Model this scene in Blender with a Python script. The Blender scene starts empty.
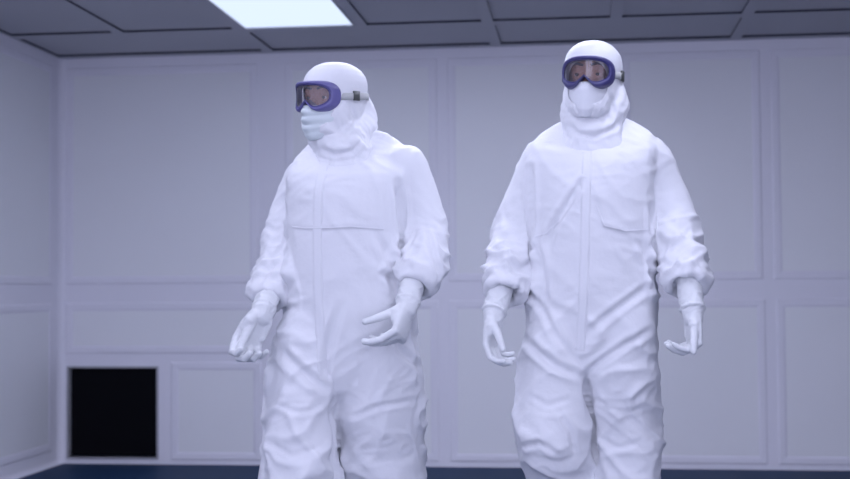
import bpy, bmesh, math, random
import numpy as np
from mathutils import Vector, Matrix, noise
from mathutils.bvhtree import BVHTree

# ------------------------------------------------------------------ camera, sky, exposure
S = bpy.context.scene
COL = S.collection
F_PX, W_PX, H_PX = 1316.4, 850.0, 479.0
CAM_LOC = Vector((0, 0, 1.061))
YAW, PITCH, ROLL = math.radians(6.73), math.radians(2.12), math.radians(-0.39)
fw = Vector((-math.sin(YAW)*math.cos(PITCH), math.cos(YAW)*math.cos(PITCH), math.sin(PITCH)))
rt = Vector((math.cos(YAW), math.sin(YAW), 0))
up = rt.cross(fw)
r2 = math.cos(ROLL)*rt + math.sin(ROLL)*up
u2 = -math.sin(ROLL)*rt + math.cos(ROLL)*up
cam = bpy.data.cameras.new('camera')
cam.sensor_width = 36.0
cam.lens = 36.0*F_PX/W_PX
cam.dof.use_dof = True
cam.dof.focus_distance = 4.0
cam.dof.aperture_fstop = 2.8
cam.clip_start = 0.05
co = bpy.data.objects.new('camera', cam)
co.matrix_world = Matrix(((r2.x, u2.x, -fw.x, CAM_LOC.x), (r2.y, u2.y, -fw.y, CAM_LOC.y),
                          (r2.z, u2.z, -fw.z, CAM_LOC.z), (0, 0, 0, 1)))
COL.objects.link(co)
S.camera = co
S.view_settings.view_transform = 'Standard'
S.view_settings.look = 'None'
S.view_settings.gamma = 1
S.view_settings.exposure = 0.32
world = bpy.data.worlds.new('world')
S.world = world
world.use_nodes = True
bg = world.node_tree.nodes['Background']
bg.inputs[0].default_value = (0.70, 0.72, 1.0, 1)
bg.inputs[1].default_value = 1.75
FILL_TINT = (0.73, 0.76, 1.0)
FILL_STRENGTH = 4.5

D, H = 7.82, 2.50          # back wall distance, ceiling height
XL, XR, YF = -3.20, 3.4, -1.2

# ------------------------------------------------------------------ materials
def mat(name, col, rough=0.5, spec=0.5, metal=0.0, bump=None, var=None, **kw):
    m = bpy.data.materials.new(name)
    m.use_nodes = True
    nt = m.node_tree
    b = nt.nodes['Principled BSDF']
    b.inputs['Base Color'].default_value = (*col, 1)
    b.inputs['Roughness'].default_value = rough
    b.inputs['Specular IOR Level'].default_value = spec
    b.inputs['Metallic'].default_value = metal
    for k, v in kw.items():
        b.inputs[k].default_value = v
    tc = nt.nodes.new('ShaderNodeTexCoord')
    if bump:
        sc, st, dist = bump
        n = nt.nodes.new('ShaderNodeTexNoise')
        n.inputs['Scale'].default_value = sc
        n.inputs['Detail'].default_value = 5
        nt.links.new(tc.outputs['Object'], n.inputs['Vector'])
        bp = nt.nodes.new('ShaderNodeBump')
        bp.inputs['Strength'].default_value = st
        bp.inputs['Distance'].default_value = dist
        nt.links.new(n.outputs['Fac'], bp.inputs['Height'])
        nt.links.new(bp.outputs['Normal'], b.inputs['Normal'])
    if var:
        sc, amt = var
        n = nt.nodes.new('ShaderNodeTexNoise')
        n.inputs['Scale'].default_value = sc
        n.inputs['Detail'].default_value = 4
        nt.links.new(tc.outputs['Object'], n.inputs['Vector'])
        mx = nt.nodes.new('ShaderNodeMix')
        mx.data_type = 'RGBA'
        mx.inputs[6].default_value = (*[c*(1-amt) for c in col], 1)
        mx.inputs[7].default_value = (*[min(1, c*(1+amt)) for c in col], 1)
        nt.links.new(n.outputs['Fac'], mx.inputs[0])
        nt.links.new(mx.outputs[2], b.inputs['Base Color'])
    return m

M_RAIL = mat('wall_rail_paint', (0.84, 0.83, 0.89), 0.45, 0.4, var=(1.5, 0.02))
M_PANEL = mat('wall_panel_paint', (0.86, 0.865, 0.88), 0.4, 0.4, var=(1.2, 0.03))
M_WALLR = mat('bounce_cut_grey', (0.22, 0.22, 0.24), 0.5, 0.3)  # unseen right wall, kept dark to cut bounce onto the left wall
M_CEIL = mat('ceiling_tile_paint', (0.52, 0.52, 0.55), 0.7, 0.2, var=(2.0, 0.03))
M_TILE_SHADE = mat('tile_recess_shade', (0.03, 0.03, 0.05), 0.6, 0.3)  # shade inside the tile recesses, put into the colour
M_FLOOR = mat('blue_vinyl_floor', (0.008, 0.036, 0.092), 0.6, 0.2, var=(6, 0.15), bump=(60, 0.05, 0.002))
M_BLACK = mat('black_recess', (0.003, 0.003, 0.005), 0.8, 0.1)
M_STEEL = mat('brushed_steel', (0.45, 0.45, 0.48), 0.4, 0.5, 0.6)
M_SUIT = mat('white_nonwoven_fabric', (0.79, 0.795, 0.82), 0.62, 0.3, bump=(70, 0.22, 0.004))
M_HOOD = mat('white_hood_fabric', (0.79, 0.795, 0.82), 0.62, 0.3, bump=(80, 0.2, 0.004))
M_SEAM = mat('white_seam_tape', (0.80, 0.81, 0.87), 0.6, 0.3)
M_GLOVE = mat('white_latex', (0.76, 0.775, 0.785), 0.45, 0.45, bump=(120, 0.2, 0.002))
M_MASKG = mat('pale_green_mask_fabric', (0.68, 0.74, 0.75), 0.75, 0.2, bump=(150, 0.15, 0.002))
M_MASKW = mat('white_mask_fabric', (0.80, 0.81, 0.84), 0.75, 0.2, bump=(150, 0.15, 0.002))
M_GOG = mat('violet_goggle_vinyl', (0.125, 0.115, 0.30), 0.35, 0.5)
M_GOG2 = mat('deep_violet_goggle_vinyl', (0.062, 0.058, 0.18), 0.35, 0.5)
M_GOGD = mat('dark_violet_goggle_vinyl', (0.055, 0.05, 0.20), 0.35, 0.5)
M_STRAP = mat('pale_elastic_strap', (0.50, 0.51, 0.50), 0.8, 0.2, bump=(300, 0.3, 0.001))
M_BUCKLE = mat('olive_plastic_buckle', (0.085, 0.09, 0.085), 0.4, 0.5)
M_SKIN = mat('skin', (0.31, 0.175, 0.125), 0.5, 0.4, var=(30, 0.1))
M_BROW = mat('dark_hair', (0.03, 0.02, 0.018), 0.7, 0.2)
M_EYE = mat('eye_white', (0.6, 0.58, 0.58), 0.2, 0.5)
M_IRIS = mat('dark_brown_iris', (0.03, 0.018, 0.012), 0.2, 0.5)
M_SOLE = mat('grey_rubber_sole', (0.25, 0.26, 0.28), 0.7, 0.3)

def lens_mat():
    m = bpy.data.materials.new('clear_goggle_lens')
    m.use_nodes = True
    nt = m.node_tree
    nt.nodes.clear()
    out = nt.nodes.new('ShaderNodeOutputMaterial')
    tr = nt.nodes.new('ShaderNodeBsdfTransparent')
    tr.inputs[0].default_value = (0.93, 0.88, 0.88, 1)
    gl = nt.nodes.new('ShaderNodeBsdfGlossy')
    gl.inputs['Roughness'].default_value = 0.06
    gl.inputs['Color'].default_value = (0.9, 0.9, 1, 1)
    df = nt.nodes.new('ShaderNodeBsdfDiffuse')
    df.inputs[0].default_value = (0.55, 0.54, 0.66, 1)
    fr = nt.nodes.new('ShaderNodeFresnel')
    fr.inputs[0].default_value = 1.55
    m1 = nt.nodes.new('ShaderNodeMixShader')
    m1.inputs[0].default_value = 0.07
    m2 = nt.nodes.new('ShaderNodeMixShader')
    nt.links.new(tr.outputs[0], m1.inputs[1])
    nt.links.new(df.outputs[0], m1.inputs[2])
    nt.links.new(fr.outputs[0], m2.inputs[0])
    nt.links.new(m1.outputs[0], m2.inputs[1])
    nt.links.new(gl.outputs[0], m2.inputs[2])
    nt.links.new(m2.outputs[0], out.inputs[0])
    return m
M_LENS = lens_mat()

def emit_mat(name, col, strength):
    m = bpy.data.materials.new(name)
    m.use_nodes = True
    nt = m.node_tree
    nt.nodes.clear()
    out = nt.nodes.new('ShaderNodeOutputMaterial')
    e = nt.nodes.new('ShaderNodeEmission')
    e.inputs[0].default_value = (*col, 1)
    e.inputs[1].default_value = strength
    nt.links.new(e.outputs[0], out.inputs[0])
    return m
M_DIFF_NEAR = emit_mat('lit_diffuser', (0.79, 0.92, 1.25), 0.81)
M_FILL = emit_mat('added_fill_diffuser', FILL_TINT, FILL_STRENGTH)  # unseen fill panels, added to light the people
M_FILL_MID = emit_mat('added_wall_fill_diffuser', FILL_TINT, FILL_STRENGTH*1.9)  # stronger unseen fill, added to lift the middle of the back wall

# ------------------------------------------------------------------ mesh helpers
class MB:
    def __init__(s):
        s.v, s.f, s.m = [], [], []
    def add(s, vs, fs, mi=0):
        o = len(s.v)
        s.v += [tuple(v) for v in vs]
        s.f += [tuple(i+o for i in f) for f in fs]
        s.m += [mi]*len(fs)
    def box(s, x0, x1, y0, y1, z0, z1, mi=0):
        vs = [(x, y, z) for z in (z0, z1) for y in (y0, y1) for x in (x0, x1)]
        s.add(vs, [(0, 2, 3, 1), (4, 5, 7, 6), (0, 1, 5, 4), (2, 6, 7, 3), (0, 4, 6, 2), (1, 3, 7, 5)], mi)
    def quad(s, a, b, c, d, mi=0):
        s.add([a, b, c, d], [(0, 1, 2, 3)], mi)
    def rings(s, rings, mi=0, cap=True):
        n = len(rings[0])
        vs = [p for r in rings for p in r]
        fs = []
        for k in range(len(rings)-1):
            for i in range(n):
                j = (i+1) % n
                fs.append((k*n+i, k*n+j, (k+1)*n+j, (k+1)*n+i))
        if cap:
            vs.append(sum((Vector(p) for p in rings[0]), Vector())/n)
            vs.append(sum((Vector(p) for p in rings[-1]), Vector())/n)
            c0, c1 = len(vs)-2, len(vs)-1
            for i in range(n):
                j = (i+1) % n
                fs.append((j, i, c0))
                fs.append(((len(rings)-1)*n+i, (len(rings)-1)*n+j, c1))
        s.add(vs, fs, mi)
    def tube(s, pts, radii, n=16, flat=1.0, flat_axis=None, cap=True, mi=0):
        """tapered tube with round ends along pts; flat scales the radius along flat_axis"""
        pts = [Vector(p) for p in pts]
        rings = []
        N = len(pts)
        prev = None
        for k in range(N):
            t = (pts[min(k+1, N-1)]-pts[max(k-1, 0)]).normalized()
            if prev is None:
                a = Vector(flat_axis) if flat_axis is not None else (Vector((1, 0, 0)) if abs(t.x) < 0.8 else Vector((0, 1, 0)))
            else:
                a = prev
            u = (a - t*a.dot(t)).normalized()
            prev = u
            v = t.cross(u)
            r = radii[k]
            def ring(c, q):
                return [c + u*(math.cos(2*math.pi*i/n)*q*flat) + v*(math.sin(2*math.pi*i/n)*q) for i in range(n)]
            if cap and k == 0:
                for e in (75, 50, 25):
                    rings.append(ring(pts[k]-t*r*math.sin(math.radians(e)), r*math.cos(math.radians(e))))
            rings.append(ring(pts[k], r))
            if cap and k == N-1:
                for e in (25, 50, 75):
                    rings.append(ring(pts[k]+t*r*math.sin(math.radians(e)), r*math.cos(math.radians(e))))
        s.rings(rings, mi, cap)
    def ball(s, c, rx, ry, rz, n=20, mi=0, M=None):
        rings = []
        for k in range(1, n//2):
            th = math.pi*k/(n//2)
            rings.append([Vector((rx*math.sin(th)*math.cos(2*math.pi*i/n), ry*math.sin(th)*math.sin(2*math.pi*i/n), rz*math.cos(th))) for i in range(n)])
        c = Vector(c)
        rings = [[c + (M @ p if M else p) for p in r] for r in rings]
        s.rings(rings, mi)
    def build(s, name, mats, parent=None, smooth=True):
        me = bpy.data.meshes.new(name)
        me.from_pydata(s.v, [], s.f)
        if not isinstance(mats, (list, tuple)):
            mats = [mats]
        for m in mats:
            me.materials.append(m)
        me.polygons.foreach_set('material_index', s.m)
        bm = bmesh.new()
        bm.from_mesh(me)
        bmesh.ops.recalc_face_normals(bm, faces=bm.faces[:])
        bm.to_mesh(me)
        bm.free()
        me.polygons.foreach_set('use_smooth', [smooth]*len(me.polygons))
        o = bpy.data.objects.new(name, me)
        COL.objects.link(o)
        if parent:
            o.parent = parent
        return o

def tag(o, label=None, cat=None, group=None, kind=None):
    if label: o['label'] = label
    if cat: o['category'] = cat
    if group: o['group'] = group
    if kind: o['kind'] = kind
    return o

def empty(name, loc, rz=0):
    o = bpy.data.objects.new(name, None)
    o.location = loc
    o.rotation_euler = (0, 0, rz)
    o.empty_display_size = 0.2
    COL.objects.link(o)
    return o

def remeshed(mb, name, material, parent, voxel, smooth_iter=4, smooth_fac=0.5):
    """fuse overlapping closed shapes into one continuous skin"""
    o = mb.build(name, material)
    r = o.modifiers.new('r', 'REMESH')
    r.mode = 'VOXEL'
    r.voxel_size = voxel
    if smooth_iter:
        sm = o.modifiers.new('s', 'SMOOTH')
        sm.factor = smooth_fac
        sm.iterations = smooth_iter
    dg = bpy.context.evaluated_depsgraph_get()
    me = bpy.data.meshes.new_from_object(o.evaluated_get(dg))
    old = o.data
    o.modifiers.clear()
    o.data = me
    bpy.data.meshes.remove(old)
    me.name = name
    if not me.materials:
        me.materials.append(material)
    me.polygons.foreach_set('use_smooth', [True]*len(me.polygons))
    o.parent = parent
    return o

def get_vn(me):
    n = len(me.vertices)
    v = np.empty(n*3); me.vertices.foreach_get('co', v)
    nn = np.empty(n*3); me.vertex_normals.foreach_get('vector', nn)
    return v.reshape(-1, 3), nn.reshape(-1, 3)

def set_v(me, v):
    me.vertices.foreach_set('co', v.reshape(-1))
    me.update()

# ------------------------------------------------------------------ the room
def structure(o, label, cat):
    return tag(o, label, cat, kind='structure')

mb = MB()
mb.box(XL-0.1, XR+0.1, YF, D+0.1, -0.08, 0.0)
structure(mb.build('floor', M_FLOOR, smooth=False), 'dark blue vinyl floor of the cleanroom', 'floor')

# back wall with the opening for the air return
OX0, OX1, OZ0, OZ1 = -3.136, -2.578, 0.042, 0.585
mb = MB()
for (x0, x1, z0, z1) in ((XL-0.1, OX0, 0, H+0.1), (OX1, XR+0.1, 0, H+0.1), (OX0, OX1, 0, OZ0), (OX0, OX1, OZ1, H+0.1)):
    mb.box(x0, x1, D, D+0.1, z0, z1)
wall_back = structure(mb.build('wall_back', M_RAIL, smooth=False), 'pale violet grey panelled wall behind the two people', 'wall')

def panel(origin, ux, x0, x1, z0, z1, nrm, parent, rim=0.040, inner=0.010):
    """moulded wall panel: bevelled raised rim and a lower field"""
    O, U, N = Vector(origin), Vector(ux), Vector(nrm)
    prof = [(0.0, 0.0), (0.003, 0.004), (0.010, 0.0065), (rim-0.008, 0.0065), (rim, 0.0055), (rim+inner, 0.002)]
    m = MB()
    rings = []
    for ins, h in prof:
        rings.append([O + U*x + N*h + Vector((0, 0, z)) for x, z in ((x0+ins, z0+ins), (x1-ins, z0+ins), (x1-ins, z1-ins), (x0+ins, z1-ins))])
    for k in range(len(rings)-1):
        for i in range(4):
            j = (i+1) % 4
            m.quad(rings[k][i], rings[k][j], rings[k+1][j], rings[k+1][i], 0)
    m.quad(*rings[-1], 1)
    o = m.build('wall_panel', [M_RAIL, M_PANEL], parent, smooth=False)
    return o

BO, BU, BN = (0, D, 0), (1, 0, 0), (0, -1, 0)
for x0, x1 in ((-3.160, -1.945), (-1.776, -0.844), (-0.782, 0.192), (0.252, 1.052), (1.112, 2.04), (2.10, 3.2)):
    panel(BO, BU, x0, x1, 1.098, 2.440, BN, wall_back)
for x0, x1 in ((-1.776, -0.844), (-0.782, 0.192), (0.252, 1.062), (1.122, 2.04), (2.10, 3.2)):
    panel(BO, BU, x0, x1, 0.030, 0.988, BN, wall_back)
panel(BO, BU, -3.160, -1.930, 0.672, 0.985, BN, wall_back)
panel(BO, BU, -2.490, -1.925, 0.026, 0.622, BN, wall_back)

# left wall with its own panels
mb = MB()
mb.box(XL-0.1, XL, 2.0, D, 0, H+0.1)
wall_left = structure(mb.build('wall_left', M_RAIL, smooth=False), 'panelled side wall at the left edge', 'wall')
LO, LU, LN = (XL, 0, 0), (0, 1, 0), (1, 0, 0)
for y0, y1 in ((6.30, 7.70), (4.80, 6.22), (3.30, 4.72), (2.05, 3.22)):
    panel(LO, LU, y0, y1, 1.098, 2.440, LN, wall_left)
    panel(LO, LU, y0, y1, 0.090, 0.985, LN, wall_left)
# rounded cove pieces in the corner and along the left wall foot
mb = MB()
R = 0.045
pr = [(XL, D-R)]
arc = [(XL+R-R*math.cos(a), D-R+R*math.sin(a)) for a in [math.pi/2*k/8 for k in range(9)]]
for k in range(8):
    (x0, y0), (x1, y1) = arc[k], arc[k+1]
    mb.quad((x0, y0, 0), (x1, y1, 0), (x1, y1, H), (x0, y0, H))
for (x, y) in (arc[0], arc[-1]):
    pass
structure(mb.build('trim_1', M_RAIL), 'rounded vertical corner cove between the left and back walls', 'trim')
mb = MB()
R2 = 0.03
arc = [(XL+R2-R2*math.cos(a), R2-R2*math.sin(a)) for a in [math.pi/2*k/8 for k in range(9)]]
for k in range(8):
    (x0, z0), (x1, z1) = arc[k], arc[k+1]
    mb.quad((x0, 2.0, z0), (x1, 2.0, z1), (x1, D, z1), (x0, D, z0))
structure(mb.build('trim_2', M_RAIL), 'pale rounded coved floor edge along the left wall', 'trim')
mb = MB()
mb.box(XR, XR+0.1, 2.0, D, 0, H+0.1)
structure(mb.build('wall_right', M_WALLR, smooth=False), 'plain unseen side wall beyond the right edge, greyed to dim the left wall', 'wall')

# ceiling: flat bars, tiles set back above them, recess sides painted dark as shade
PX, BAR, DEPTH = 0.689, 0.064, 0.011
XB = [-2.553 + PX*k for k in range(-1, 10)]          # bar centres
cells = []
ROWS = [(7.165, 7.735, True)]
y1 = 7.060
while y1 > YF+0.5:
    ROWS.append((y1-1.25, y1, False))
    y1 -= 1.25+0.064
for (ya, yb, dbl) in ROWS:
    if dbl:
        edges = [-3.175, -1.863, -0.485, 0.908, 2.286, 3.37]
        ed = [(edges[i]+(BAR/2 if i else 0), edges[i+1]-BAR/2) for i in range(len(edges)-1)]
    else:
        ed = [(-3.175, XB[1]-BAR/2)] + [(XB[i]+BAR/2, XB[i+1]-BAR/2) for i in range(1, 9)]
    cells.append((ya, yb, ed))
LIGHTS = {(1, 2): 'near', (2, 3): 'mid', (2, 4): 'mid', (3, 2): 1, (3, 5): 1, (4, 4): 1, (6, 3): 1, (6, 4): 1, (6, 5): 1}  # all but 'near' are unseen, added to light wall, suits and lens
mb = MB()
lamps = []
yprev = D+0.1
for ri, (ya, yb, ed) in enumerate(cells):
    mb.quad((XL-0.1, yb, H), (XR+0.1, yb, H), (XR+0.1, yprev, H), (XL-0.1, yprev, H), 0)
    yprev = ya
    xs = XL-0.1
    for ci, (xa, xb) in enumerate(ed):
        mb.quad((xs, ya, H), (xa, ya, H), (xa, yb, H), (xs, yb, H), 0)
        xs = xb
        key = (ri, ci)
        dep = DEPTH
        if key in LIGHTS:
            lamps.append((xa, xb, ya, yb, LIGHTS[key]))
            dep = 0.05
        z = H+dep
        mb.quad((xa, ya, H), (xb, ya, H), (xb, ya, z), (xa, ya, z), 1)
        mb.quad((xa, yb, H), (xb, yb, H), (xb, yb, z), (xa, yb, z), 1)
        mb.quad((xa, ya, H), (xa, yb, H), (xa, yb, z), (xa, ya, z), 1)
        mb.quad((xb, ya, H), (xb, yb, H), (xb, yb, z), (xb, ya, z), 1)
        mb.quad((xa, ya, z), (xb, ya, z), (xb, yb, z), (xa, yb, z), 0)
    mb.quad((xs, ya, H), (XR+0.1, ya, H), (XR+0.1, yb, H), (xs, yb, H), 0)
mb.quad((XL-0.1, YF, H), (XR+0.1, YF, H), (XR+0.1, yprev, H), (XL-0.1, yprev, H), 0)
structure(mb.build('ceiling', [M_CEIL, M_TILE_SHADE], smooth=False), 'grey suspended ceiling of recessed tiles with shade painted on the recess sides', 'ceiling')

def ceiling_light(xa, xb, ya, yb, kind):
    e = empty('ceiling_light', ((xa+xb)/2, (ya+yb)/2, H))
    hx, hy = (xb-xa)/2-0.002, (yb-ya)/2-0.002
    m = MB()
    t = 0.010
    for (a, b, c, d) in ((-hx, hx, -hy, -hy+t), (-hx, hx, hy-t, hy), (-hx, -hx+t, -hy+t, hy-t), (hx-t, hx, -hy+t, hy-t)):
        m.box(a, b, c, d, -0.003, 0.012)
    m.build('frame', M_STEEL, e, smooth=False)
    m = MB()
    m.box(-hx+t, hx-t, -hy+t, hy-t, 0.004, 0.010)
    m.build('diffuser', M_DIFF_NEAR if kind == 'near' else M_FILL_MID if kind == 'mid' else M_FILL, e, smooth=False)
    if kind == 'near':
        tag(e, 'bright flat square ceiling light panel above the person on the left', 'ceiling light')
    else:
        tag(e, 'added ceiling fill panel further forward over the room, unseen', 'ceiling light', group='added fill lights over the front of the room')
for l in lamps:
    ceiling_light(*l)

# the black square air return
e = empty('air_return_vent', ((OX0+OX1)/2, D, OZ0))
w, h = (OX1-OX0)/2, OZ1-OZ0
m = MB()
m.quad((-w, 0.09, 0), (w, 0.09, 0), (w, 0.09, h), (-w, 0.09, h))
m.quad((-w, 0, 0), (w, 0, 0), (w, 0.09, 0), (-w, 0.09, 0))
m.quad((-w, 0, h), (w, 0, h), (w, 0.09, h), (-w, 0.09, h))
m.quad((-w, 0, 0), (-w, 0.09, 0), (-w, 0.09, h), (-w, 0, h))
m.quad((w, 0, 0), (w, 0.09, 0), (w, 0.09, h), (w, 0, h))
m.build('duct', M_BLACK, e, smooth=False)
m = MB()
m.box(-w+0.003, w-0.003, 0.030, 0.034, 0.003, h-0.003)
m.build('grille', M_BLACK, e, smooth=False)
m = MB()
t = 0.012
for (a, b, c, d) in ((-w-t, w+t, h, h+t), (-w-t, w+t, -t, 0), (-w-t, -w, 0, h), (w, w+t, 0, h)):
    m.box(a, b, -0.008, 0.0, c, d)
m.build('frame', M_STEEL, e, smooth=False)
tag(e, 'black square air return opening low on the panelled wall', 'vent')
# ------------------------------------------------------------------ people
def place_person(px, dist):
    """stand a person dist metres in front of the lens; local -Y faces the lens"""
    az = YAW + math.atan((W_PX/2-px)/F_PX)
    lat = (px-W_PX/2)/F_PX*dist
    base = Vector((fw.x, fw.y, 0)).normalized()*dist + Vector((rt.x, rt.y, 0))*lat
    base.z = 0
    Mw = Matrix.Translation(base) @ Matrix.Rotation(az, 4, 'Z')
    Mi = Mw.inverted()
    o = Mi @ CAM_LOC
    R3 = Mi.to_3x3()
    def T(x, y, dep=0.0):
        d = R3 @ (r2*((x-W_PX/2)/F_PX) - u2*((y-H_PX/2)/F_PX) + fw)
        return o + d*((dep-o.y)/d.y)
    return base, az, T

def torso_sections(mb, T, secs, n=40, p=2.3):
    """secs: (image row, left, right, half depth, depth offset)"""
    rings = []
    for sec in secs:
        py, xl, xr, b, yo = sec[:5]
        drop = sec[5] if len(sec) > 5 else 0.0
        a, c = T(xl, py, yo), T(xr, py, yo)
        cx, hx = (a.x+c.x)/2, (c.x-a.x)/2
        z = (a.z+c.z)/2
        ring = []
        for i in range(n):
            t = 2*math.pi*i/n
            ct, st = math.cos(t), math.sin(t)
            ring.append(Vector((cx+hx*math.copysign(abs(ct)**(2/p), ct), yo+b*math.copysign(abs(st)**(2/p), st), z+drop*min(0, math.copysign(abs(st)**(2/p), st)))))
        rings.append(ring)
    mb.rings(rings)

def limb(mb, T, pts, n=20, flat=1.0, hem=False):
    """pts: (x, y, depth, radius in metres)"""
    P = [T(x, y, d) for x, y, d, r in pts]
    # densify with a smooth curve
    Q, Rr = [], []
    N = len(P)
    for k in range(N-1):
        p0, p1, p2, p3 = P[max(k-1, 0)], P[k], P[k+1], P[min(k+2, N-1)]
        for s in range(4):
            u = s/4
            q = 0.5*((2*p1)+(p2-p0)*u+(2*p0-5*p1+4*p2-p3)*u*u+(3*p1-p0-3*p2+p3)*u**3)
            Q.append(q); Rr.append(pts[k][3]*(1-u)+pts[k+1][3]*u)
    Q.append(P[-1]); Rr.append(pts[-1][3])
    if hem:
        # open end: the tube turns in on itself like a loose cuff
        t = (Q[-1]-Q[-2]).normalized()
        Q2 = Q + [Q[-1]+t*0.003, Q[-1]+t*0.001, Q[-1]-t*0.035]
        R2 = Rr + [Rr[-1]-0.002, Rr[-1]-0.011, Rr[-1]-0.015]
        a = (Vector((1, 0, 0))-t*t.x).normalized() if abs(t.x) < 0.8 else (Vector((0, 1, 0))-t*t.y).normalized()
        rings = []
        prev = a
        N2 = len(Q2)
        for k in range(N2):
            tk = t if k >= len(Q) else (Q[min(k+1, len(Q)-1)]-Q[max(k-1, 0)]).normalized()
            u = (prev-tk*prev.dot(tk)).normalized(); prev = u
            v = tk.cross(u)
            if k == 0:
                for e in (75, 50, 25):
                    q, c = R2[0]*math.cos(math.radians(e)), Q2[0]-tk*R2[0]*math.sin(math.radians(e))
                    rings.append([c+u*math.cos(2*math.pi*i/n)*q+v*math.sin(2*math.pi*i/n)*q for i in range(n)])
            rings.append([Q2[k]+u*math.cos(2*math.pi*i/n)*R2[k]+v*math.sin(2*math.pi*i/n)*R2[k] for i in range(n)])
        mb.rings(rings)
    else:
        mb.tube(Q, Rr, n, flat)
    return Q, Rr

def seg_dist(P2, a, b):
    ab = b-a
    t = np.clip(((P2-a)@ab)/max(ab@ab, 1e-9), 0, 1)
    q = a + t[:, None]*ab
    d = P2-q
    L = np.sqrt((d**2).sum(1))
    nrm = np.array([-ab[1], ab[0]])/max(np.linalg.norm(ab), 1e-9)
    return L, t, np.sign(d@nrm)

def strokes(v, n, T, lst, dep=-0.14):
    """folds and seams on the front: (points, depth in m (+ is a groove), width in m, kind)"""
    disp = np.zeros(len(v))
    front = np.clip(-n[:, 1]*2.5-0.1, 0, 1)
    P2 = v[:, [0, 2]]
    for pts, amp, wid, kind in lst:
        q = [T(x, y, dep) for x, y in pts]
        q = [np.array([p.x, p.z]) for p in q]
        lens = [np.linalg.norm(q[i+1]-q[i]) for i in range(len(q)-1)]
        tot = sum(lens)
        best = np.full(len(v), 9.0); bt = np.zeros(len(v)); bs = np.ones(len(v))
        acc = 0
        for i in range(len(q)-1):
            L, t, s = seg_dist(P2, q[i], q[i+1])
            m = L < best
            best[m] = L[m]; bt[m] = (acc+t[m]*lens[i])/tot; bs[m] = s[m]
            acc += lens[i]
        fade = np.clip(np.minimum(bt, 1-bt)*6, 0, 1)*0.75+0.25
        g = best/wid
        if kind == 'fold':        # groove with a raised lip on both sides
            d = -np.exp(-g**2) + 0.55*np.exp(-((g-1.7)/0.8)**2)
        elif kind == 'groove':
            d = -np.exp(-g**2)
        elif kind == 'step':      # cloth lying over cloth: a step on the left of the stroke
            sd = best*bs
            d = np.where(np.abs(sd) < wid*4, np.tanh(sd/(wid*0.35))*0.5*np.exp(-(sd/(wid*2.2))**2), 0)
        else:                     # ridge
            d = np.exp(-g**2)
        disp += amp*d*fade*front
    return disp

def wrinkle(v, n, amp_fn, scale, seed, stretch=(1, 1, 1), ridged=True):
    out = np.zeros(len(v))
    off = Vector((seed*7.3, seed*3.1, seed*5.7))
    for i, p in enumerate(v):
        a = amp_fn[i]
        if a < 1e-5:
            continue
        q = Vector((p[0]*stretch[0], p[1]*stretch[1], p[2]*stretch[2]))*scale + off
        w = noise.noise(q*0.6+Vector((9, 2, 4)))
        f = noise.noise(q + Vector((w, w*0.7, -w))*0.9)
        if ridged:
            f = 1-2.2*abs(f)
        out[i] = a*f
    return out

def crinkle(v, amp, scale, seed, deg):
    """sharp linear creases of stiff paper-like cloth, running at deg to the level"""
    c, s_ = math.cos(math.radians(deg)), math.sin(math.radians(deg))
    out = np.zeros(len(v))
    off = Vector((seed*3.7, seed*8.1, seed*2.3))
    for i, p in enumerate(v):
        a = amp[i]
        if a < 1e-5:
            continue
        x, z = p[0]*c+p[2]*s_, -p[0]*s_+p[2]*c
        q = Vector((x*0.45, p[1]*0.7, z))*scale + off
        w = noise.noise_vector(q*0.5)
        f = noise.noise(q+w*0.9)
        g = noise.noise(q*0.37+Vector((5, 5, 5)))      # creases come in patches
        out[i] = a*(max(0.0, 1-3.2*abs(f))**1.6-0.25)*min(1, max(0, 0.55+1.8*g))
    return out

def sleeve_folds(v, path, amp, freq, seed, reach=0.13, power=1.0, t0=0.0):
    """cross folds running round a sleeve, growing towards its end"""
    P = np.array([tuple(p) for p in path])
    best = np.full(len(v), 9.0); bl = np.zeros(len(v))
    tangent = np.zeros((len(v), 3)); base = np.zeros((len(v), 3))
    acc = 0
    for i in range(len(P)-1):
        ab = P[i+1]-P[i]
        L = np.linalg.norm(ab)
        t = np.clip((v-P[i])@ab/(L*L), 0, 1)
        q = P[i]+t[:, None]*ab
        d = np.linalg.norm(v-q, axis=1)
        m = d < best
        best[m] = d[m]; bl[m] = acc+t[m]*L
        tangent[m] = ab/L; base[m] = q[m]
        acc += L
    out = np.zeros(len(v)); wgt = np.zeros(len(v))
    rad = v-base
    for i in np.where(best < reach)[0]:
        s = bl[i]/acc
        if s <= t0: continue
        k = ((s-t0)/(1-t0))**power
        r = rad[i]
        ang = math.atan2(r[1], r[0])
        ph = noise.noise(Vector((math.cos(ang)*0.9+seed, math.sin(ang)*0.9, bl[i]*5)))
        w = noise.noise(Vector((bl[i]*freq + ph*2.0, math.cos(ang)*0.8+seed*3, math.sin(ang)*0.8)))
        edge = min(1, max(0, (1-s)*14))
        out[i] = amp*k*(1-2.4*abs(w))*(0.35+0.65*edge)
        wgt[i] = min(1, k*1.6)*(0.3+0.7*edge)*min(1, (reach-best[i])/0.02)
    return out, wgt

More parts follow.
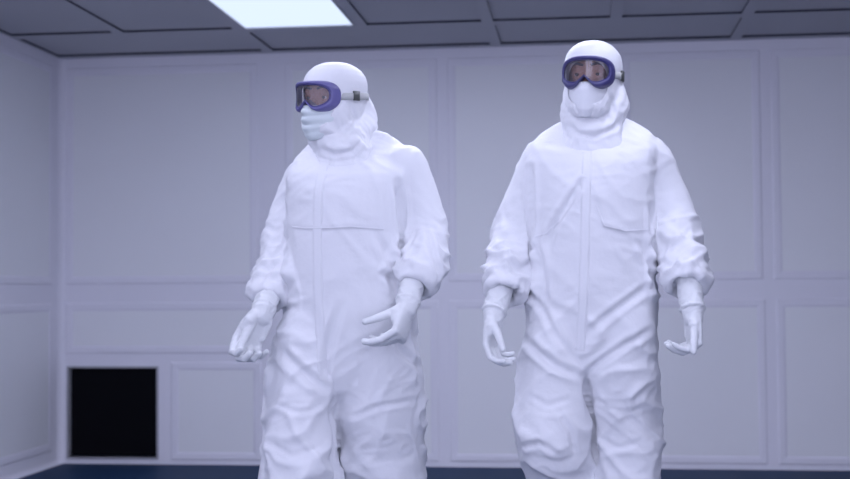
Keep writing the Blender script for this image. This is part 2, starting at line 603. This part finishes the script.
def build_hand(mb, wrist, d, palm, side, curl, spread=0.0, thumb=(0.5, 0.5, 20), size=1.0, cuff_dir=None, cuff_len=0.07, cuff_r=0.036, roll=True):
    """d: finger direction, palm: where the palm faces; side 'R' or 'L' of the person; curl: degrees per joint for four fingers"""
    e1 = Vector(d).normalized()
    e3 = -(Vector(palm)-e1*Vector(palm).dot(e1)).normalized()   # back of the hand
    e2 = e3.cross(e1) if side == 'R' else e1.cross(e3)          # towards the thumb
    W = Vector(wrist)
    def P(a, b, c):
        return W + (e1*a + e2*b + e3*c)*size
    # palm: flattened sections from the wrist to the knuckles
    rings = []
    n = 20
    for a, b, half, th, cz in ((-0.012, 0, 0.025, 0.019, 0), (0.0, 0, 0.027, 0.019, 0), (0.02, 0.001, 0.034, 0.0185, 0), (0.045, 0.002, 0.040, 0.017, 0.0),
                               (0.07, 0.001, 0.0415, 0.0145, 0.001), (0.088, 0.0, 0.0405, 0.0115, 0.001), (0.096, 0, 0.036, 0.0085, 0.0)):
        rings.append([P(a, b+half*math.copysign(abs(math.cos(q))**0.85, math.cos(q)), cz+th*math.copysign(abs(math.sin(q))**0.85, math.sin(q))) for q in [2*math.pi*i/n for i in range(n)]])
    mb.rings(rings)
    # thenar pad
    mb.tube([P(0.012, 0.018, -0.008), P(0.035, 0.028, -0.012), P(0.055, 0.030, -0.008)], [0.013*size, 0.016*size, 0.011*size], 14)
    mb.tube([P(0.015, -0.022, -0.006), P(0.06, -0.028, -0.005)], [0.012*size, 0.011*size], 14)
    fingers = [(0.0325, (0.043, 0.026, 0.019), 0.0102, 0.086), (0.0110, (0.047, 0.029, 0.021), 0.0105, 0.091),
               (-0.0110, (0.043, 0.027, 0.020), 0.0101, 0.087), (-0.0320, (0.034, 0.020, 0.017), 0.0090, 0.079)]
    for k, (b, lens, r, a0) in enumerate(fingers):
        pts = [P(a0-0.03, b*0.9, 0.0), P(a0, b, 0.001)]
        fan = math.radians(spread)*(1.5-k)
        ang = 0
        for j in range(3):
            ang += math.radians(curl[k][j])
            dr = e1*(math.cos(ang)*math.cos(fan)) + e2*math.sin(fan) - e3*math.sin(ang)
            pts.append(pts[-1]+dr.normalized()*lens[j]*size)
        rr = [r*1.0*size, r*1.02*size, r*0.96*size, r*0.90*size, r*0.74*size]
        mb.tube(pts, rr, 14)
    out, tw, bend = thumb           # how far the thumb stands off sideways, towards the palm, joint bend
    base = P(0.018, 0.020, -0.006)
    d0 = (e1*0.75 + e2*out - e3*tw).normalized()
    b1 = base + d0*0.044*size
    d1 = (d0 + e1*math.sin(math.radians(bend))).normalized()
    b2 = b1 + d1*0.034*size
    d2 = (d1 + (e1-e2*0.3)*math.sin(math.radians(bend))).normalized()
    b3 = b2 + d2*0.024*size
    mb.tube([base, b1, b2, b3], [0.0135*size, 0.0118*size, 0.0105*size, 0.0085*size], 14)
    # gauntlet
    c = Vector(cuff_dir).normalized() if cuff_dir is not None else -e1
    pts = [W+e1*0.012*size, W+c*0.012, W+c*0.03, W+c*(cuff_len*0.7), W+c*cuff_len]
    mb.tube(pts, [0.028*size, 0.030*size, cuff_r*0.95, cuff_r, cuff_r*1.0], 24)
    if roll:
        q = (W+c*0.016)
        a = c.orthogonal().normalized(); b = c.cross(a)
        ring = [q + (a*math.cos(x)+b*math.sin(x))*(cuff_r*0.93) for x in [2*math.pi*i/24 for i in range(25)]]
        mb.tube(ring, [0.0042]*25, 8, cap=False)

def head_rings(grow=0.0, zs=None, n=40):
    # (z, half width, front, back) around the centre of the head
    prof = [(-0.122, 0.020, -0.085, -0.035), (-0.118, 0.030, -0.094, -0.015), (-0.105, 0.043, -0.101, 0.010), (-0.085, 0.053, -0.101, 0.045), (-0.06, 0.061, -0.099, 0.070),
            (-0.03, 0.067, -0.096, 0.086), (0.0, 0.071, -0.093, 0.095), (0.025, 0.073, -0.096, 0.100), (0.045, 0.072, -0.095, 0.100),
            (0.063, 0.067, -0.088, 0.095), (0.079, 0.057, -0.074, 0.082), (0.092, 0.043, -0.055, 0.062), (0.101, 0.026, -0.032, 0.038), (0.105, 0.012, -0.014, 0.018)]
    rings = []
    for z, w, f, b in prof:
        cy, hy = (f+b)/2, (b-f)/2
        rings.append([Vector(((w+grow)*math.copysign(abs(math.cos(t))**0.9, math.cos(t)), cy+(hy+grow)*math.copysign(abs(math.sin(t))**0.9, math.sin(t)), z*(1+grow*3)+grow*0.5)) for t in [2*math.pi*i/n for i in range(n)]])
    return rings

def build_person(spec):
    base, az, T = place_person(spec['px'], spec['dist'])
    root = empty('person', base, az)
    tag(root, spec['label'], 'person', 'people in white cleanroom coveralls')
    HC = T(*spec['head_px'], spec['head_dep'])
    yaw, pit, rol = (math.radians(a) for a in spec['head_rot'])
    # positive yaw turns the face towards the left of the picture, positive pitch looks down
    HR = Matrix.Rotation(-yaw, 3, 'Z') @ Matrix.Rotation(pit, 3, 'X') @ Matrix.Rotation(rol, 3, 'Y')
    hs = spec.get('head_scale', 1.0)
    def hp(p):
        return HC + HR @ (Vector(p)*hs)

    # --- the coverall: torso, sleeves and legs fused into one skin
    mb = MB()
    torso_sections(mb, T, spec['torso'])
    paths = []
    for key in ('arm_a', 'arm_b'):
        paths.append(limb(mb, T, spec[key], 28, hem=True)[0])
    legp = []
    for key in ('leg_a', 'leg_b'):
        legp.append(limb(mb, T, spec[key], 24)[0])
    for ex in spec.get('extra', []):
        limb(mb, T, ex)
    suit = remeshed(mb, 'coverall', M_SUIT, root, 0.0062, 9, 0.5)
    v, n = get_vn(suit.data)
    disp = np.zeros(len(v))
    for pth, sd in zip(paths, (1, 2)):
        d_, w_ = sleeve_folds(v, pth, spec.get('sleeve_amp', 0.017), 19, sd+spec['seed'], 0.115, 1.2, 0.22)
        disp += d_ + crinkle(v, 0.019*w_, 14, spec['seed']+71+sd, 14) + crinkle(v, 0.014*w_, 18, spec['seed']+81+sd, -22)
    zt = T(0, spec['waist_py'], 0).z
    low = np.clip((zt-v[:, 2])/0.25, 0, 1)
    up_ = 1-low
    # distance from the arms keeps the body folds off the sleeves
    ones = np.ones(len(v))
    disp += wrinkle(v, n, 0.012*low+0.0045*up_, 5.5, spec['seed']+11, (1.1, 1.1, 0.6))
    disp += crinkle(v, 0.0115*low+0.0045*up_, 11, spec['seed']+21, 35)
    disp += crinkle(v, 0.0115*low+0.0045*up_, 12, spec['seed']+25, -35)
    disp += crinkle(v, 0.0035*low+0.0018*up_, 26, spec['seed']+31, 10)
    disp += strokes(v, n, T, spec['strokes'])
    set_v(suit.data, v + n*disp[:, None])
    # one light smoothing pass keeps the folds soft
    bm = bmesh.new(); bm.from_mesh(suit.data)
    bmesh.ops.smooth_vert(bm, verts=bm.verts[:], factor=0.5, use_axis_x=True, use_axis_y=True, use_axis_z=True)
    bm.to_mesh(suit.data); bm.free()
    suit.data.polygons.foreach_set('use_smooth', [True]*len(suit.data.polygons))

    # strip sewn on the front: follows the cloth below it
    bm = bmesh.new(); bm.from_mesh(suit.data); bm.verts.ensure_lookup_table()
    bvh = BVHTree.FromBMesh(bm)
    def strip(name, pts, width, lift, material, steps=40):
        P = [T(x, y, -0.16) for x, y in pts]
        Q = []
        for i in range(len(P)-1):
            for s in range(steps//(len(P)-1)):
                Q.append(P[i].lerp(P[i+1], s/(steps//(len(P)-1))))
        Q.append(P[-1])
        m = MB()
        rows = []
        for i, q in enumerate(Q):
            tg = (Q[min(i+1, len(Q)-1)]-Q[max(i-1, 0)]).normalized()
            sd = Vector((tg.z, 0, -tg.x))
            row = []
            for f in (-1, -0.9, -0.45, 0, 0.45, 0.9, 1):
                o = q + sd*(f*width/2)
                hit, nr, _, _ = bvh.ray_cast(Vector((o.x, -1.0, o.z)), Vector((0, 1, 0)))
                if hit is None:
                    hit, nr = Vector((o.x, 0, o.z)), Vector((0, -1, 0))
                row.append(hit + Vector((0, -1, 0))*(lift if abs(f) < 0.95 else -0.002))
            rows.append(row)
        # even out the depth along the strip
        for it in range(2):
            for i in range(1, len(rows)-1):
                for j in range(7):
                    rows[i][j].y = (rows[i-1][j].y+rows[i][j].y*2+rows[i+1][j].y)/4
        vs = [p for r in rows for p in r]
        fs = [(i*7+j, i*7+j+1, (i+1)*7+j+1, (i+1)*7+j) for i in range(len(rows)-1) for j in range(6)]
        m.add(vs, fs)
        return m.build(name, material, root)
    for nm, pts, wd, lf in spec['strips']:
        strip(nm, pts, wd, lf, M_SUIT)
    bm.free()

    # --- body inside the clothes: head with face, neck, trunk and limbs as one skin
    mb = MB()
    mb.rings([[hp(p) for p in r] for r in head_rings()])
    # nose, brow ridge, cheekbones, lips, ears
    mb.tube([hp((0, -0.090, 0.012)), hp((0, -0.103, -0.012)), hp((0, -0.115, -0.034))], [0.009, 0.010, 0.013], 12)
    for s in (-1, 1):
        mb.ball(hp((s*0.012, -0.106, -0.037)), 0.008, 0.009, 0.007, 12)
        mb.tube([hp((s*0.010, -0.089, 0.026)), hp((s*0.032, -0.089, 0.030)), hp((s*0.054, -0.072, 0.024))], [0.009, 0.010, 0.008], 12)
        mb.tube([hp((s*0.016, -0.088, 0.010)), hp((s*0.031, -0.092, 0.0125)), hp((s*0.048, -0.083, 0.008))], [0.005, 0.0062, 0.005], 10)
        mb.tube([hp((s*0.018, -0.087, -0.006)), hp((s*0.032, -0.090, -0.009)), hp((s*0.047, -0.082, -0.005))], [0.0048, 0.0056, 0.0046], 10)
        mb.ball(hp((s*0.043, -0.072, -0.030)), 0.020, 0.018, 0.015, 14)
        mb.ball(hp((s*0.073, 0.008, -0.010)), 0.009, 0.018, 0.031, 14, M=HR)
        mb.tube([hp((0, -0.104, -0.064)), hp((s*0.012, -0.103, -0.065)), hp((s*0.024, -0.095, -0.066))], [0.005, 0.0048, 0.003], 10)
        mb.tube([hp((0, -0.103, -0.074)), hp((s*0.012, -0.101, -0.074)), hp((s*0.022, -0.095, -0.072))], [0.0058, 0.005, 0.003], 10)
    neck = T(*spec['neck_px'], 0.02)
    mb.tube([hp((0, 0.015, -0.05)), hp((0, 0.025, -0.11)), neck, neck+Vector((0, 0.02, -0.12))], [0.052, 0.054, 0.056, 0.056], 20)
    secs = []
    for sec in spec['torso'][6:]:
        py, xl, xr, b, yo = sec[:5]
        c = (xl+xr)/2; hw = (xr-xl)/2*0.70
        secs.append((py, c-hw, c+hw, b*0.70, yo))
    torso_sections(mb, T, secs)
    for key in ('leg_a', 'leg_b'):
        limb(mb, T, [(x, y, d, r*0.55) for x, y, d, r in spec[key]])
    for key, hd in zip(('arm_a', 'arm_b'), spec['hands']):
        a = [(x, y, d, r*0.55) for x, y, d, r in spec[key]]
        limb(mb, T, a[:3]+[(*a[3][:3], 0.027), (*hd['cuff'], 0.024), (*hd['wrist'], 0.022)])
    body = remeshed(mb, 'body', M_SKIN, root, 0.0048, 2, 0.5)
    for s in (-1, 1):
        e = MB(); e.ball(hp((s*0.031, -0.0785, 0.003)), 0.0128, 0.0135, 0.0115, 16)
        eo = e.build('eye', M_EYE, root)
        i = MB(); i.ball(hp((s*0.031, -0.0900, 0.003)), 0.0066, 0.0032, 0.0066, 14, M=HR)
        i.build('iris', M_IRIS, eo)
        b = MB()
        b.tube([hp((s*0.014, -0.098, 0.029)), hp((s*0.032, -0.099, 0.034)), hp((s*0.052, -0.083, 0.027))], [0.0036, 0.0042, 0.0024], 8, flat=1.0)
        b.build('eyebrow', M_BROW, root)

    # --- hood: cap over the skull, drape under the chin down into the collar
    mb = MB()
    mb.rings([[hp(p) for p in r] for r in head_rings(0.0135)])
    for ex in spec['hood']:
        limb(mb, T, ex)
    for c, rx, ry, rz in spec.get('hood_balls', []):
        mb.ball(T(*c), rx, ry, rz)
    hood = remeshed(mb, 'hood', M_HOOD, root, 0.0055, 5, 0.5)
    v, n = get_vn(hood.data)
    hz = HC.z
    lowh = np.clip((hz-0.02-v[:, 2])/0.06, 0, 1)
    disp = wrinkle(v, n, 0.0065*lowh+0.0006, 13, spec['seed']+41, (1, 1, 0.8)) + wrinkle(v, n, 0.003*lowh+0.0003, 30, spec['seed']+51)
    disp += strokes(v, n, T, spec.get('hood_strokes', []), spec['head_dep']-0.1)
    set_v(hood.data, v + n*disp[:, None])
    # open the face
    HRi = HR.transposed()
    bm = bmesh.new(); bm.from_mesh(hood.data)
    kill = []
    for f in bm.faces:
        q = HRi @ (f.calc_center_median()-HC)/hs
        if q.y < -0.03 and ((abs(q.x)/0.060)**3 + (abs(q.z+0.026)/0.066)**3) < 1:
            kill.append(f)
    bmesh.ops.delete(bm, geom=kill, context='FACES')
    # even out the edge of the face opening
    for vt in bm.verts:
        if vt.is_boundary:
            q = HRi @ (vt.co-HC)/hs
            r = (abs(q.x)/0.060)**3 + (abs(q.z+0.026)/0.066)**3
            k = r**(-1/3)
            if 0.75 < k < 1.3:
                vt.co = hp((q.x*k, q.y, -0.026+(q.z+0.026)*k))
    bm.to_mesh(hood.data); bm.free()
    hood.data.polygons.foreach_set('use_smooth', [True]*len(hood.data.polygons))
    sol = hood.modifiers.new('thickness', 'SOLIDIFY'); sol.thickness = 0.002; sol.offset = -1

    # --- goggles: moulded frame curving round the face, lens inside it, strap behind
    def wrap(x, z, off=0.0):
        """point on the curved goggle front; x is arc length across the face"""
        Rg = 0.098
        a = x/Rg
        return hp((Rg*math.sin(a), -0.030-(Rg+off)*math.cos(a)+0.012*abs(a)**3, z))
    def goggle_outline(k, n=96):
        pts = []
        for i in range(n):
            t = 2*math.pi*i/n
            ct, st = math.cos(t), math.sin(t)
            x = 0.091*math.copysign(abs(ct)**0.62, ct)
            z = 0.045*math.copysign(abs(st)**0.78, st)
            if st < 0:
                z -= 0.006*math.exp(-((abs(x)-0.045)/0.028)**2)
                z += 0.027*math.exp(-(x/0.018)**2)       # room for the nose
            pts.append((x*(1-k*1.0), z*(1-k*1.75)+0.002*k, ))
        return pts
    gz = 0.006
    def gring(k, off):
        return [wrap(x, z+gz, off) for x, z in goggle_outline(k)]
    m = MB()
    rr = [gring(-0.02, -0.022), gring(0.0, 0.004), gring(0.03, 0.013), gring(0.07, 0.017), gring(0.125, 0.016), gring(0.155, 0.011), gring(0.16, -0.022)]
    m.rings(rr + [rr[0]], cap=False)
    gog = m.build('goggles', spec['goggle_mat'], root)
    gog['label'] = 'violet wraparound goggle frame'
    m = MB()
    rr = [gring(0.152, 0.0125), gring(0.170, 0.014), gring(0.185, 0.0125), gring(0.170, 0.009)]
    m.rings(rr + [rr[0]], cap=False)
    m.build('lens_rim', M_GOGD, gog)
    m = MB()
    lr = gring(0.165, 0.0105)
    nlen = len(lr)
    out = goggle_outline(0.165)
    # strips between upper and lower halves keep the lens on the curve
    up_i = list(range(0, nlen//2+1)); lo_i = [(-i) % nlen for i in up_i]
    rows = []
    for a, b in zip(up_i, lo_i):
        xa, za = out[a]; xb, zb = out[b]
        rows.append([wrap(xa*(1-u)+xb*u, (za*(1-u)+zb*u)+gz, 0.0105) for u in (0, 0.25, 0.5, 0.75, 1)])
    vs = [p for r in rows for p in r]
    m.add(vs, [(i*5+j, i*5+j+1, (i+1)*5+j+1, (i+1)*5+j) for i in range(len(rows)-1) for j in range(4)])
    m.build('lens', M_LENS, gog)
    # strap
    m = MB()
    prof = []
    for i in range(41):
        a = math.radians(-42 + 264*i/40)        # from one side round the back to the other
        x = 0.0895*math.cos(a); y = 0.004+0.1165*math.sin(a) if math.sin(a) > 0 else 0.004+0.10*math.sin(a)
        prof.append((x, y, 0.004+0.006*math.sin(a)))
    vs = []
    for x, y, z in prof:
        o = Vector((x, y, 0)).normalized()*0.0025
        for dz, dn in ((-0.0105, 0), (-0.0105, 1), (0.0105, 1), (0.0105, 0)):
            vs.append(hp((x+o.x*dn, y+o.y*dn, z+dz+0.004)))
    fs = []
    for i in range(40):
        for j in range(4):
            k = (j+1) % 4
            fs.append((i*4+j, i*4+k, (i+1)*4+k, (i+1)*4+j))
    fs += [(0, 1, 2, 3), (163, 162, 161, 160)]
    m.add(vs, fs)
    st = m.build('strap', M_STRAP, gog)
    st['label'] = 'pale elastic goggle strap'
    for s in (-1, 1):
        # side clip and slider on the strap
        for nm, a0, a1, hh, th, mt in (('strap_buckle', -6, -20, 0.0145, 0.005, M_BUCKLE),):
            m = MB()
            vs = []
            K = 7
            for i in range(K):
                a = math.radians(a0+(a1-a0)*i/(K-1)+8)
                x = 0.0895*math.cos(a); y = 0.004+(0.1165 if math.sin(a) > 0 else 0.10)*math.sin(a)
                o = Vector((x, y, 0)).normalized()
                for dz, dn in ((-hh, -0.001), (-hh, th), (hh, th), (hh, -0.001)):
                    vs.append(hp((s*(x+o.x*dn), y+o.y*dn, 0.009+dz)))
            fs = [(i*4+j, i*4+(j+1) % 4, (i+1)*4+(j+1) % 4, (i+1)*4+j) for i in range(K-1) for j in range(4)] + [(0, 1, 2, 3), (K*4-1, K*4-2, K*4-3, K*4-4)]
            m.add(vs, fs)
            b = m.build(nm, mt, gog)
            b['label'] = 'dark olive strap buckle'

    # --- face mask over nose, mouth and chin
    m = MB()
    NX, NZ = 33, 25
    rows = []
    for j in range(NZ):
        w = j/(NZ-1)
        z = spec['mask_top'] - (0.120+spec['mask_top'])*w
        half = 0.070*(1-0.40*max(0, w-0.35)**1.3/0.65**1.3) if not spec['mask_pleats'] else 0.070*(1-0.34*max(0, w-0.45)**1.4/0.55**1.4)
        row = []
        for i in range(NX):
            u = -1+2*i/(NX-1)
            x = u*half
            # face curve plus the ridge of the nose
            y = -0.030-0.100*math.cos(abs(u)**1.15*math.pi*0.40) + 0.0
            y += 0.002+0.010*abs(u)**6-spec['mask_nose']*math.exp(-(u/0.36)**2)*math.exp(-((w-0.18)/0.36)**2)
            y += 0.012*math.exp(-(u/0.6)**2)*max(0, 0.25-w)*2
            y += 0.016*max(0, w-0.72)*abs(u) + 0.065*max(0, w-0.80)
            zz = z - 0.010*(1-u*u)*w + (0.030*abs(u)**2*(w > 0) * max(0, w-0.5) if not spec['mask_pleats'] else 0.012*abs(u)**2*w)
            if spec['mask_pleats']:
                y += 0.0035*math.sin(w*26)*(1-0.4*abs(u)) + 0.0025*noise.noise(Vector((u*3, w*7, 1.3)))
            else:
                y += 0.002*noise.noise(Vector((u*3, w*4, 5.3)))
            row.append(hp((x*1.0, y, zz)))
        rows.append(row)
    vs = [p for r in rows for p in r]
    m.add(vs, [(i*NX+j, i*NX+j+1, (i+1)*NX+j+1, (i+1)*NX+j) for i in range(NZ-1) for j in range(NX-1)])
    mk = m.build('face_mask', M_MASKG if spec['mask_pleats'] else M_MASKW, root)
    mk['label'] = 'pale green pleated face mask' if spec['mask_pleats'] else 'white smooth face mask'
    sol = mk.modifiers.new('thickness', 'SOLIDIFY'); sol.thickness = 0.0025; sol.offset = -1

    # --- gloved hands
    for hd in spec['hands']:
        m = MB()
        wr = T(*hd['wrist'])
        cf = T(*hd['cuff'])-wr
        build_hand(m, wr, hd['d'], hd['palm'], hd['side'], hd['curl'], hd.get('spread', 3), hd['thumb'], hd.get('size', 1.0), cf, cf.length+0.065, hd.get('cuff_r', 0.036), hd.get('roll', True))
        g = remeshed(m, 'glove', M_GLOVE, root, 0.0024, 4, 0.5)
        v, n = get_vn(g.data)
        dd = np.linalg.norm(v-np.array(wr+cf*0.5), axis=1)
        k = np.clip(1-dd/0.08, 0, 1)
        set_v(g.data, v+n*(wrinkle(v, n, 0.004*k+0.0006, 30, spec['seed']+61, (1, 1, 1.5)))[:, None])

    # --- overshoes
    for p, yw in spec['feet']:
        m = MB()
        P0 = T(*p); P0.z = 0
        Rz = Matrix.Rotation(math.radians(yw), 3, 'Z')
        rings = []
        for z, hw, f, b in ((0.012, 0.050, -0.20, 0.075), (0.03, 0.054, -0.205, 0.08), (0.055, 0.053, -0.19, 0.08), (0.08, 0.050, -0.13, 0.078), (0.11, 0.050, -0.075, 0.075), (0.16, 0.056, -0.06, 0.07), (0.22, 0.064, -0.06, 0.075)):
            cy, hy = (f+b)/2, (b-f)/2
            rings.append([P0 + Rz @ Vector((hw*math.copysign(abs(math.cos(t))**0.8, math.cos(t))*(1+0.12*math.sin(t)*-1), cy+hy*math.sin(t), z)) for t in [2*math.pi*i/28 for i in range(28)]])
        m.rings(rings)
        sh = m.build('overshoe', M_SUIT, root)
        m = MB()
        rings = []
        for z in (0.0, 0.014):
            rings.append([P0 + Rz @ Vector((0.052*math.copysign(abs(math.cos(t))**0.8, math.cos(t))*(1-0.12*math.sin(t)), -0.0625+0.14*math.sin(t), z)) for t in [2*math.pi*i/28 for i in range(28)]])
        m.rings(rings)
        m.build('sole', M_SOLE, sh)
    return root

LEFT = dict(
    px=350, dist=4.11, seed=1, label='person walking with head turned to the left, goggles over a pale green mask',
    head_px=(335, 100), head_dep=0.0, head_rot=(40, 3, 3), neck_px=(340, 146), waist_py=300,
    torso=[(128, 332, 366, .062, .03, .10), (132, 324, 380, .075, .03, .09), (138, 316, 395, .088, .02, .078), (147, 306, 408, .102, .015, .064), (157, 295, 415, .116, .01, .045), (170, 287, 418, .130, .0, .025), (186, 286, 412, .140, -.003, .01), (205, 286, 409, .147, -.005), (230, 287, 407, .153, -.005),
           (270, 287, 409, .154, -.005), (305, 286, 414, .152, -.005), (330, 284, 417, .149, -.005), (350, 288, 412, .144, -.005), (370, 303, 395, .136, -.005), (386, 316, 375, .122, -.005), (396, 326, 352, .09, -.005)],
    arm_a=[(302, 178, .07, .058), (291, 208, .08, .060), (283, 245, .05, .062), (275, 275, .0, .056), (269, 300, -.07, .050)],
    arm_b=[(405, 169, -.01, .075), (419, 205, -.01, .073), (425, 238, -.03, .075), (423, 260, -.09, .068), (414, 287, -.16, .056)],
    leg_a=[(311, 330, -.045, .098), (305, 375, -.05, .112), (300, 415, -.07, .112), (300, 479, -.11, .118), (302, 540, -.05, .105), (303, 600, .03, .085), (303, 622, .05, .075)],
    leg_b=[(374, 330, -.02, .124), (376, 375, -.01, .140), (378, 430, .015, .146), (382, 479, .04, .138), (382, 540, .05, .115), (380, 590, .12, .09), (380, 612, .16, .075)],
    strokes=[([(290, 226), (320, 229), (350, 227), (385, 229)], .006, .010, 'step'),
             ([(331, 398), (335, 430), (336, 455), (337, 490)], .036, .0110, 'groove'),
             ([(322, 389), (303, 372), (282, 352)], .012, .013, 'fold'),
             ([(322, 385), (326, 360), (332, 335), (340, 305)], .008, .013, 'fold'),
             ([(398, 182), (402, 226), (401, 262)], .022, .012, 'fold'),
             ([(377, 235), (390, 262), (396, 300)], .009, .013, 'fold'),
             ([(412, 318), (420, 350), (424, 390)], .010, .012, 'fold'),
             ([(385, 330), (402, 352), (424, 372)], .008, .010, 'fold'),
             ([(345, 420), (380, 405), (420, 402)], .004, .009, 'fold'),
             ([(275, 405), (300, 412), (322, 405)], .004, .009, 'fold'),
             ([(268, 440), (292, 452), (320, 446)], .003, .008, 'fold')],
    strips=[('zipper_flap', [(324, 158), (318, 190), (317, 240), (318, 300), (321, 345), (323, 380)], .030, .0022),
            ('yoke_seam', [(291, 226), (305, 228), (330, 228), (352, 227), (384, 229)], .006, .0022)],
    hood=[[(337, 128, .01, .075), (339, 140, .01, .088), (341, 152, .01, .095), (343, 172, .0, .100)],
          [(358, 100, .07, .035), (364, 113, .07, .038), (362, 126, .05, .042), (352, 139, .0, .05)],
          [(322, 137, -.03, .042), (333, 148, -.055, .044), (350, 148, -.05, .044)]],
    hood_strokes=[([(320, 148), (335, 154), (352, 151), (362, 138)], .010, .008, 'fold'), ([(350, 104), (356, 120), (350, 137)], .006, .008, 'fold')],
    mask_pleats=True, mask_nose=0.017, mask_top=-0.024, goggle_mat=M_GOG,
    hands=[dict(side='R', wrist=(263, 312, -.12), cuff=(269, 294, -.07), d=(-.46, -.06, -.88), palm=(.50, -.85, -.1), curl=[(30, 66, 40), (34, 70, 40), (38, 70, 40), (42, 66, 38)], thumb=(.05, .22, 10), spread=1.5, size=1.2),
           dict(side='L', wrist=(407, 306, -.21), cuff=(412, 286, -.165), d=(-.27, -.34, -.90), palm=(-.88, .34, -.12), curl=[(46, 22, 10), (58, 26, 12), (66, 30, 14), (72, 32, 14)], thumb=(.42, .80, -4), spread=3, size=1.12)],
    feet=[((303, 620, .03), -14), ((380, 612, .17), -10)],
)
RIGHT = dict(
    px=590, dist=3.99, seed=5, label='person walking straight towards the viewer in goggles and a white mask',
    head_px=(593, 80), head_dep=0.0, head_rot=(11, -1, 2), neck_px=(594, 134), waist_py=310,
    torso=[(114, 578, 610, .062, .03, .10), (118, 567, 622, .075, .03, .09), (124, 553, 638, .088, .02, .078), (132, 541, 651, .102, .015, .064), (142, 533, 657, .116, .005, .045), (157, 529, 657, .131, .0, .025), (175, 528, 655, .142, -.003, .01), (195, 528, 654, .149, -.005), (230, 529, 654, .155, -.005),
           (270, 528, 656, .156, -.005), (305, 527, 658, .153, -.005), (326, 527, 657, .149, -.005), (342, 534, 650, .144, -.005), (356, 552, 630, .135, -.005), (368, 568, 608, .120, -.005), (376, 578, 594, .09, -.005)],
    arm_a=[(544, 162, .03, .069), (528, 198, .04, .068), (516, 235, .02, .069), (510, 266, -.06, .061), (505, 294, -.13, .059)],
    arm_b=[(647, 160, .03, .074), (662, 193, .04, .071), (674, 228, .02, .072), (681, 260, -.06, .063), (686, 287, -.13, .059)],
    leg_a=[(562, 320, -.05, .100), (553, 370, -.06, .106), (552, 405, -.08, .106), (554, 440, -.10, .104), (561, 475, -.03, .092), (566, 530, .10, .085), (568, 580, .24, .075), (568, 600, .30, .066)],
    leg_b=[(621, 320, -.045, .105), (618, 370, -.03, .116), (621, 420, .0, .116), (624, 479, -.02, .102), (622, 540, -.04, .095), (621, 600, -.01, .085), (621, 640, .0, .075)],
    strokes=[([(545, 232), (556, 222), (570, 196), (583, 178), (596, 196), (604, 226), (625, 232), (650, 230)], .006, .010, 'step'),
             ([(582, 182), (568, 204), (553, 228), (548, 250)], .008, .010, 'fold'),
             ([(585, 378), (589, 405), (593, 435), (596, 470)], .036, .0110, 'groove'),
             ([(578, 376), (556, 366), (538, 352), (528, 340)], .014, .012, 'fold'),
             ([(572, 356), (556, 335), (540, 305), (530, 288)], .007, .010, 'fold'),
             ([(582, 376), (600, 362), (625, 345), (650, 330)], .010, .010, 'fold'),
             ([(584, 338), (605, 318), (632, 298), (652, 284)], .009, .011, 'fold'),
             ([(640, 240), (650, 262), (655, 290)], .009, .012, 'fold'),
             ([(534, 240), (541, 262), (545, 300)], .009, .012, 'fold'),
             ([(652, 205), (653, 240), (658, 262)], .018, .010, 'fold'),
             ([(530, 165), (531, 215), (528, 262)], .018, .010, 'fold'),
             ([(522, 447), (540, 440), (560, 452)], .008, .008, 'fold'),
             ([(600, 400), (622, 412), (650, 405)], .003, .008, 'fold'),
             ([(560, 410), (572, 430), (576, 455)], .005, .008, 'fold'),
             ([(530, 395), (548, 404), (570, 398)], .003, .008, 'fold'),
             ([(602, 440), (620, 450), (645, 440)], .003, .008, 'fold')],
    strips=[('zipper_flap', [(587, 150), (586, 190), (585, 240), (583, 300), (580, 350)], .030, .0022),
            ('yoke_seam', [(596, 205), (604, 226), (625, 231), (650, 229)], .006, .0022),
            ('yoke_seam', [(574, 200), (560, 220), (546, 233), (534, 236)], .006, .0022)],
    hood=[[(594, 108, .01, .078), (594, 122, .01, .088), (594, 134, .01, .090), (593, 152, .0, .098)],
          [(609, 84, .01, .040), (614, 100, .0, .040), (610, 116, -.01, .045), (598, 130, -.03, .05)],
          [(574, 92, .0, .034), (574, 110, -.01, .036), (580, 126, -.04, .042), (592, 132, -.05, .044)]],
    hood_strokes=[([(567, 124), (580, 134), (596, 136), (612, 128), (620, 116)], .008, .008, 'fold'), ([(608, 90), (612, 108), (604, 124)], .006, .008, 'fold')],
    mask_pleats=False, mask_nose=0.012, mask_top=-0.026, goggle_mat=M_GOG2,
    hands=[dict(side='R', wrist=(493, 316, -.17), cuff=(499, 295, -.13), d=(-.05, -.12, -.98), palm=(.90, -.40, .0), curl=[(26, 40, 24), (30, 44, 26), (32, 46, 26), (34, 46, 26)], thumb=(.25, .60, 15), spread=1.5, size=1.0),
           dict(side='L', wrist=(693, 314, -.17), cuff=(690, 292, -.135), d=(.02, -.10, -.99), palm=(-.92, -.36, .0), curl=[(62, 42, 16), (64, 42, 16), (66, 42, 16), (66, 40, 16)], thumb=(.30, .20, 8), spread=1.5, size=1.0)],
    feet=[((568, 600, .30), 4), ((621, 640, .0), -3)],
)
build_person(LEFT)
build_person(RIGHT)
